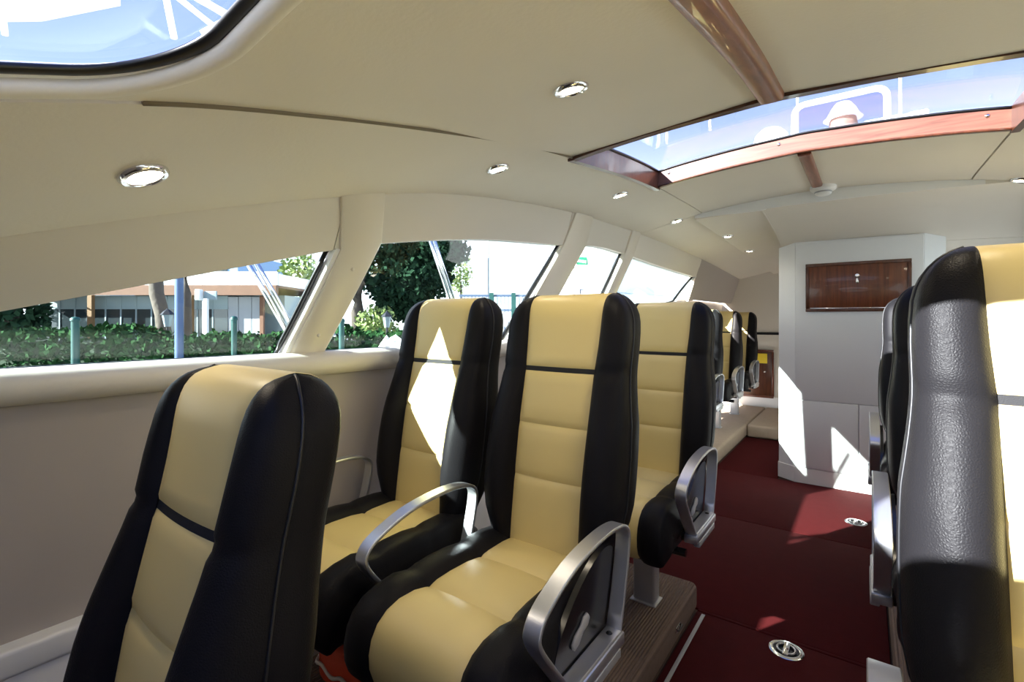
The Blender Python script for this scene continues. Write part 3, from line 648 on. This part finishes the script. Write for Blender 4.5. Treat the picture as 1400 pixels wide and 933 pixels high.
# posts
def post(l, t, z0, z1, r, m, name, label, cat, group=None, cap=True):
    root = empty(name, W(l, t, z0)); tag(root, label, cat, group)
    b = B(); tube(b, [(0, 0, 0), (0, 0, z1-z0)], r, 14); mk('shaft', b, m, root, sharp=50)
    b = B(); lathe(b, [(r*1.25, z1-z0-.02), (r*1.25, z1-z0+.01), (r*.8, z1-z0+.03), (0, z1-z0+.035)], None, 14); mk('cap', b, m, root, sharp=50)
    return root
def lat(px, t): return (px-700)/FPX*t
post(lat(103, 6.4), 6.4, .4, 1.41, .045, 'teal_paint', 'fence_post', 'teal fence post before the hedge, nearest to the left edge', 'post', 'teal fence posts')
post(lat(320, 6.4), 6.4, .4, 1.42, .035, 'teal_paint', 'fence_post', 'slim teal fence post left of the slanted steel stay', 'post', 'teal fence posts')
post(lat(467, 6.4), 6.4, .4, 1.39, .035, 'teal_paint', 'fence_post', 'teal fence post at the corner of the second side window', 'post', 'teal fence posts')
post(lat(245, 6.2), 6.2, .4, 2.35, .05, 'blue_paint', 'mooring_post', 'tall pale blue post between the tree trunk and the white sign', 'post')
# lanterns
def lantern(l, t, zt, label, k=1):
    root = empty('street_lantern', W(l, t, .4)); tag(root, label, 'street lamp', 'black street lanterns'); h_ = zt-.4
    b = B(); tube(b, [(0, 0, 0), (0, 0, h_-.3*k)], .022*k, 10); mk('pole', b, 'lantern_black', root, sharp=50)
    b = B(); lathe(b, [(.05*k, h_-.30*k), (.09*k, h_-.08*k)], None, 6); mk('lamp_glass', b, 'frosted', root, smooth=False)
    b = B(); lathe(b, [(.12*k, h_-.08*k), (.07*k, h_-.02*k), (.02*k, h_+.02*k), (0, h_+.05*k)], None, 6); mk('lamp_hood', b, 'lantern_black', root, smooth=False)
lantern(lat(229, 9), 9, 1.58, 'black street lantern above the hedge beside the leaning trunk'); lantern(lat(529, 10), 10, 1.55, 'black street lantern in the shade of the pine tree')
# signpost
t = 9.0; root = empty('signpost', W(lat(281, t), t, .4)); tag(root, 'white and grey sign board on a white post before the building', 'sign')
o_ = root.location
b = B(); obox(b, W(lat(281, t), t, .4+.70)-o_, RX, FX, UZ, .09, .06, 1.40, .005); mk('post', b, 'white_paint', root, sharp=40)
b = B(); obox(b, W(lat(272, t), t, EYE+.47)-o_, RX, FX, UZ, .10, .12, .20, .02); mk('lamp_box', b, 'white_paint', root, sharp=40)
b = B(); obox(b, W(lat(285, t), t+.06, EYE+.46)-o_, RX, FX, UZ, .24, .03, .16, .005); mk('board', b, 'frosted', root, sharp=40)
# leaning trunk tree and the tree behind the blue post
def trunk_tree(name, path, radii, label, crown, lm, n, size):
    root = empty(name, path[0]); tag(root, label, 'tree', 'trees on the quay'); o_ = Vector(path[0])
    b = B(); tube(b, [Vector(p)-o_ for p in path], radii, 12); mk('trunk', b, 'bark', root)
    if crown:
        b = B()
        for c, rd, k in crown: leaves(b, Vector(c)-o_, rd, int(n*k), size, rnd)
        mk('crown', b, lm, root, smooth=False)['kind'] = 'stuff'
    return root
t = 10.0
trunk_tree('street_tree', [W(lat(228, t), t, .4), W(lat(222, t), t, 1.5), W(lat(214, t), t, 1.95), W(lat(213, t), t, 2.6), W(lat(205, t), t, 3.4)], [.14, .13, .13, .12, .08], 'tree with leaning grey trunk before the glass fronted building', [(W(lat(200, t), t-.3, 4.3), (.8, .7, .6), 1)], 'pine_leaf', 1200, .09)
t = 11.0
trunk_tree('street_tree', [W(lat(255, t), t, .4), W(lat(253, t), t, 2.0), W(lat(254, t), t, 2.7), W(lat(262, t), t, 3.3)], [.13, .12, .11, .08], 'tree whose brown trunk stands right behind the pale blue post', [(W(lat(285, t), t+.4, 3.5), (.7, .7, .6), 1)], 'pine_leaf', 1300, .09)
# pine
t = 12.0
root = trunk_tree('pine_tree', [W(lat(492, t), t, .4), W(lat(489, t), t, 1.6), W(lat(492, t), t, 2.4), W(lat(506, t), t, 3.4), W(lat(530, t), t, 4.4)], [.18, .16, .15, .13, .08], 'big dark green pine tree filling the left of the second side window',
    [(W(lat(548, t), t, EYE+.95), (1.1, .8, .66), 1.2), (W(lat(520, t), t+.2, EYE+1.95), (1.1, 1.0, .6), 1.0), (W(lat(600, t), t, EYE+1.75), (.75, .8, .5), .8), (W(lat(545, t), t+.3, EYE+.35), (.75, .6, .4), .7), (W(lat(470, t), t, EYE+2.2), (.7, .8, .4), .5), (W(lat(570, t), t+.8, EYE+1.3), (1.0, .6, 1.0), 1)], 'pine_leaf', 2300, .075)
o_ = root.location
b = B(); tube(b, [W(lat(490, t), t, 1.85)-o_, W(lat(478, t), t, 2.15)-o_, W(lat(462, t), t, 2.5)-o_], [.09, .07, .04], 8); tube(b, [W(lat(492, t), t, 2.3)-o_, W(lat(530, t), t, 2.6)-o_, W(lat(560, t), t, 2.9)-o_], [.1, .08, .04], 8); mk('branch', b, 'bark', root)
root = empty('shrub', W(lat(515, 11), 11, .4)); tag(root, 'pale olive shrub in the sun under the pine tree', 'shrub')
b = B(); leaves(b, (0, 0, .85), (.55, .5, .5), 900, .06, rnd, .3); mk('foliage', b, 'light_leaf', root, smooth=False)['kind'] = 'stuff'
b = B(); tube(b, [(0, 0, 0), (.02, 0, .6)], .04, 8); mk('stem', b, 'bark', root)
t = 15.0
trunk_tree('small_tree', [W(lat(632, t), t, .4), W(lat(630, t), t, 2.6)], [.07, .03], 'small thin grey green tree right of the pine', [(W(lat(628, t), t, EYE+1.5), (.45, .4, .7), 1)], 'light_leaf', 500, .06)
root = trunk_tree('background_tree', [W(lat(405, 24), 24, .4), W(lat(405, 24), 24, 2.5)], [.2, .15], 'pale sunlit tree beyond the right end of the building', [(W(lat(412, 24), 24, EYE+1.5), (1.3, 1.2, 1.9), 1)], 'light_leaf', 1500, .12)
trunk_tree('background_tree', [W(lat(15, 13), 13, .4), W(lat(15, 13), 13, 2.0)], [.2, .15], 'dark bushy tree at the far left edge beyond the hedge', [(W(lat(10, 13), 13, 1.7), (1.0, .9, 1.3), 1), (W(lat(-40, 13), 13, 1.9), (1.3, .9, 1.3), 1)], 'pine_leaf', 1800, .11)
# glass fronted building
T = 15.0; l0, l1 = lat(40, T), lat(388, T)
root = empty('glass_building', W((l0+l1)/2, T, .4)); tag(root, 'low building with glass front, timber fascia and flat white roof beyond the hedge', 'building'); o_ = root.location
def fb(name, m, la, lb, za, zb, ta, tb, bev=0):
    b = B(); obox(b, W((la+lb)/2, (ta+tb)/2, (za+zb)/2)-o_, RX, FX, UZ, abs(lb-la), abs(tb-ta), zb-za, bev); return mk(name, b, m, root, smooth=False)
fb('rear_wall', 'frosted', l0, l1-.3, .4, 2.2, T+.7, T+5); fb('floor_slab', 'ground', l0, l1-.2, .4, .55, T-.1, T+.7)
fb('fascia', 'fascia_wood', l0, l1, 2.15, 2.45, T-.5, T-.35); fb('soffit', 'fascia_wood', l0, l1, 2.38, 2.45, T-.35, T+5)
for k in range(7):
    a_ = l0+(l1-l0)*k/7; fb('parapet_panel', 'white_paint', a_+.01, a_+(l1-l0)/7-.01, 2.45, 2.86, T-.42, T-.34)
fb('roof_slab', 'white_paint', l0, l1, 2.45, 2.8, T-.33, T+5)
n = 13; xs_ = frange(l0, lat(312, T), n+1)
for k in range(n):
    fb('upper_pane', 'frosted', xs_[k]+.02, xs_[k+1]-.02, 1.77, 2.15, T, T+.04); fb('window_pane', 'dark_pane', xs_[k]+.02, xs_[k+1]-.02, .55, 1.75, T, T+.04)
    fb('mullion', 'frosted', xs_[k]-.02, xs_[k]+.02, .55, 2.15, T-.02, T+.05)
fb('transom', 'frosted', l0, lat(312, T), 1.74, 1.78, T-.02, T+.05)
for px in (126, 262): fb('timber_column', 'post_wood', lat(px-3, T-.4), lat(px+3, T-.4), .4, 2.15, T-.5, T-.38)
for k, (pa, pb_) in enumerate(((308, 325), (326, 343), (344, 360))): fb('curtain', 'curtain', lat(pa, T), lat(pb_, T), .5, 2.12, T+.02, T+.06)
fb('corner_post', 'fascia_wood', lat(356, T), lat(361, T), .4, 2.15, T-.05, T+.05)
root = empty('apartment_block', W(lat(260, 30), 30, .4)); tag(root, 'pale blue building rising behind the flat white roof', 'building'); o_ = root.location
fb('wall', 'block_blue', lat(150, 30), lat(325, 30), .4, 5.6, 30, 36)
for px in (215, 245, 275, 305):
    fb('window', 'dark_pane', lat(px-6, 30), lat(px+6, 30), 4.2, 4.9, 29.95, 30.05)
# fence, thin pole
t = 11.0; root = empty('railing_fence', W(lat(690, t), t, .4)); tag(root, 'dark blue railing fence seen above the seat tops in the second window', 'fence'); o_ = root.location
for k, px in enumerate(range(630, 760, 5)):
    fb('bar', 'fence_blue', lat(px, t)-.012, lat(px, t)+.012, .4, EYE+.56, t-.01, t+.01)
for z in (EYE+.53, EYE+.2, .7): fb('rail', 'fence_blue', lat(628, t), lat(760, t), z, z+.05, t-.02, t+.02)
for px in (672, 702): fb('post', 'teal_paint', lat(px, t)-.05, lat(px, t)+.05, .4, EYE+.62, t-.05, t+.03)
post(lat(668, 13), 13, .4, 5.2, .03, 'alu_paint', 'flag_pole', 'thin grey pole rising behind the railing fence', 'pole')
# crumpled white tarp on the quay
root = empty('tarp', W(lat(535, 5.6), 5.6, .4)); tag(root, 'crumpled white tarp heaped on the quay before the hedge', 'tarp')
b = B(); r3 = random.Random(9); rows = []
for i in range(14):
    rows.append([RX*((i-6.5)*.075)+FX*((j-5)*.06)+UZ*max(0, .80*max(0, 1-((i-7.5)/7)**2-((j-5)/5.5)**2)**.6+r3.uniform(-.07, .07)) for j in range(11)])
grid(b, rows); mk('cloth', b, 'tarp', root, smooth=False)
# neighbouring white boat seen through the rear side windows
root = empty('moored_boat', (-8.5, 17.2, -.2)); tag(root, 'white motor boat with blue slanted stripe moored beyond the rear side windows', 'boat'); o_ = Vector((-8.5, 17.2, -.2))
rows = []
for k, y in enumerate(frange(-5.0, 6.0, 16)):
    wv = 1.9*min(1, ((k+.35)/5)**.6); rows.append([Vector((sx*wv*q, y, zz)) for sx, q, zz in ((-1, .2, 0), (-1, .75, .15), (-1, .95, .9), (-1, 1, 1.75), (1, 1, 1.75), (1, .95, .9), (1, .75, .15), (1, .2, 0))])
b = B(); vs = grid(b, rows, False, True); b.faces.new(vs[0]); b.faces.new(vs[-1]); mk('hull', b, 'hull_white', root, sharp=40)
b = B(); prism(b, [Vector((-1.5, -2.6, 1.7)), Vector((-1.5, -1.2, 4.6)), Vector((-1.5, 4.5, 4.6)), Vector((-1.5, 5.2, 1.7))], (3.0, 0, 0)); cb = mk('cabin', b, 'hull_white', root, smooth=False)
b = B(); prism(b, [Vector((1.505, -2.3, 1.75)), Vector((1.505, -1.0, 4.3)), Vector((1.505, -.72, 4.3)), Vector((1.505, -2.0, 1.75))], (.012, 0, 0)); mk('stripe', b, 'blue_stripe', cb, smooth=False)
b = B(); prism(b, [Vector((1.505, -1.7, 1.9)), Vector((1.505, -.7, 3.9)), Vector((1.505, 2.0, 3.9)), Vector((1.505, 2.6, 1.9))], (.008, 0, 0)); mk('side_window', b, 'pale_blue', cb, smooth=False)
b = B(); tube(b, [(1.7, -4.4, 1.75), (1.7, -4.4, 2.5), (1.7, 3, 2.6)], .025, 8); mk('rail', b, 'chrome', root)
# hanging green sign on a stern awning frame
t = 6.2; root = empty('hanging_sign', P(795, 374, t)); tag(root, 'small green sign with white lettering seen through the narrow third window', 'sign'); o_ = root.location
b = B(); obox(b, P(795.5, 357, t)-o_, RX, FX, (UZ-RX*.16).normalized(), .15, .01, .10, .003); bd = mk('board', b, 'sign_green', root, sharp=40)
b = B()
for k in range(7): obox(b, P(789.5+k*1.9, 356.6+k*.28, t-.008)-o_, RX, FX, UZ, .011, .004, .030 if k % 2 else .036)
mk('lettering', b, 'white_paint', bd, smooth=False)
b = B(); q_ = P(783, 345, t); tube(b, [(q_.x-o_.x, q_.y-o_.y, .4-o_.z), q_-o_], .03, 8); tube(b, [P(783, 345, t)-o_, P(850, 358, t)-o_], .02, 8); tube(b, [P(795.5, 347, t+.01)-o_, P(795.5, 353, t+.01)-o_], .006, 6); mk('rail', b, 'white_paint', root)
b = B(); box(b, -2.12, -1.86, Y0, Y1, .78, .90, .02); struct(mk('side_deck', b, 'white_paint', sharp=40))
# bright steel stays outside the side windows
def stay(pa, pb_, pc, label):
    q = []
    for px, py in (pa, pb_):
        d = ray(px, py); tt = -1.98/d[0]; q.append(Vector((d[0]*tt, d[1]*tt, EYE+d[2]*tt)))
    d_ = (q[1]-q[0]); a_, c_ = q[0]-d_*.9, q[1]+d_*((.906-q[1].z)/d_.z)
    root = empty('steel_stay', c_); tag(root, label, 'stay', 'paired steel stays outside the side windows')
    sh = Vector((0, .035, 0))
    for k in (-.5, .5):
        b = B(); tube(b, [a_-c_+sh*k, sh*k], .0105, 10); mk('tube', b, 'chrome', root)
    b = B(); obox(b, Vector((0, 0, 0)), Vector((1, 0, 0)), Vector((0, 1, 0)), UZ, .05, .09, .012, .003); mk('foot', b, 'chrome', root, sharp=40)
stay((346, 362), (390, 440), None, 'pair of steel stays crossing the first side window'); stay((592, 332), (617, 408), None, 'pair of steel stays crossing the second side window')

# ------------------------------------------------------------------ on the roof, seen through the skylight and the hatch
def rz(X, Y): return ceil(X, Y)+.045
Yh = 3.55; root = empty('open_hatch', (-.13, Yh, rz(-.13, Yh))); tag(root, 'open roof hatch lid with white rounded frame standing above the skylight', 'hatch')
fr = [(x, y) for x, y in rrect(-.235, .235, .14, .455, .06, 8, 4)]
tilt = lambda x, z, d: Vector((x, d+(z-.2)*.15, z))
b = B(); tube(b, [tilt(x, z, 0) for x, z in fr], .018, 10, closed=True); mk('frame', b, 'white_paint', root)
b = B(); sheet(b, [[tilt(x, z, -.003) for z in frange(.15, .445, 6)] for x in frange(-.225, .225, 8)], (0, .006, 0)); mk('pane', b, 'roof_glass', root, sharp=30)
for sx in (-.17, .17):
    b = B(); tube(b, [(sx, .0, 0), tilt(sx, .15, 0)], .014, 8); mk('hinge', b, 'white_paint', root)
Yl = 4.0; root = empty('deck_lamp', (-.12, Yl, rz(-.12, Yl))); tag(root, 'white domed deck lamp with brown base behind the hatch pane', 'lamp')
b = B(); lathe(b, [(.08, 0), (.075, .36), (.085, .40), (.075, .46)]); mk('lamp_base', b, 'brown_cover', root, sharp=40)
b = B(); lathe(b, [(.115, .455), (.095, .475), (.075, .52), (.045, .56), (0, .575)]); mk('dome', b, 'white_paint', root)
root = empty('radar_dome', (-.52, 3.75, rz(-.52, 3.75)+.03)); tag(root, 'white rounded dome on the roof left of the open hatch', 'dome')
b = B(); lathe(b, [(.06, .2), (.10, .22), (.115, .27), (.10, .33), (.06, .37), (0, .385)]); mk('shell', b, 'white_paint', root)
b = B(); lathe(b, [(.08, -.03), (.06, .02), (.055, .205)]); mk('base', b, 'white_paint', root)
for X, lab in ((-.36, 'thin white roof aerial left of the open hatch'), (.17, 'thin white roof aerial right of the open hatch')):
    root = empty('aerial', (X, 3.7, rz(X, 3.7))); tag(root, lab, 'aerial', 'white aerials on the roof')
    b = B(); tube(b, [(0, 0, 0), (0, 0, 1.3)], .008, 8); mk('rod', b, 'white_paint', root)
    b = B(); lathe(b, [(.03, 0), (.03, .02), (.012, .05)], None, 12); mk('socket', b, 'white_paint', root)
root = empty('deck_box', (.20, 3.85, rz(.20, 3.85))); tag(root, 'low white box on the roof right of the open hatch', 'box')
b = B(); box(b, -.20, .10, -.12, .12, -.02, .32, .05, seg=4); mk('box_body', b, 'white_paint', root, sharp=50)
b = B(); box(b, -.205, .105, -.125, .125, .32, .345, .012, seg=3); mk('lid', b, 'white_paint', root, sharp=50)
# white roof frame seen through the front hatch
root = empty('roof_gantry', P(300, 60, 3.2)); tag(root, 'white tubular gantry above the boat seen through the front roof hatch', 'gantry'); o_ = root.location
for nm, pts, r_ in (('tube', [P(222, -30, 3.2), P(238, 52, 3.2)], .02), ('tube', [P(235, -10, 3.2), P(295, 38, 3.2)], .018), ('tube', [P(262, -8, 3.2), P(310, 20, 3.2)], .025), ('main_rail', [P(278, 48, 3.2), P(318, 26, 3.2), P(345, -10, 3.2), P(350, -60, 3.2)], .03)):
    b = B(); tube(b, [p_-o_ for p_ in pts], r_, 12); mk(nm, b, 'white_paint', root)
root = empty('roof_locker', P(40, 10, 3.6)); tag(root, 'pale box edge above the boat at the top left corner', 'locker'); o_ = root.location
b = B(); prism(b, [P(-80, 20, 3.6)-o_, P(40, 18, 3.6)-o_, P(150, -4, 3.6)-o_, P(150, -70, 3.6)-o_, P(-80, -70, 3.6)-o_], FX*.1); mk('shell', b, 'white_paint', root, smooth=False)
b = B(); tube(b, [P(4, 22, 3.65)-o_, P(7, 48, 3.65)-o_], .02, 8); mk('leg', b, 'white_paint', root)
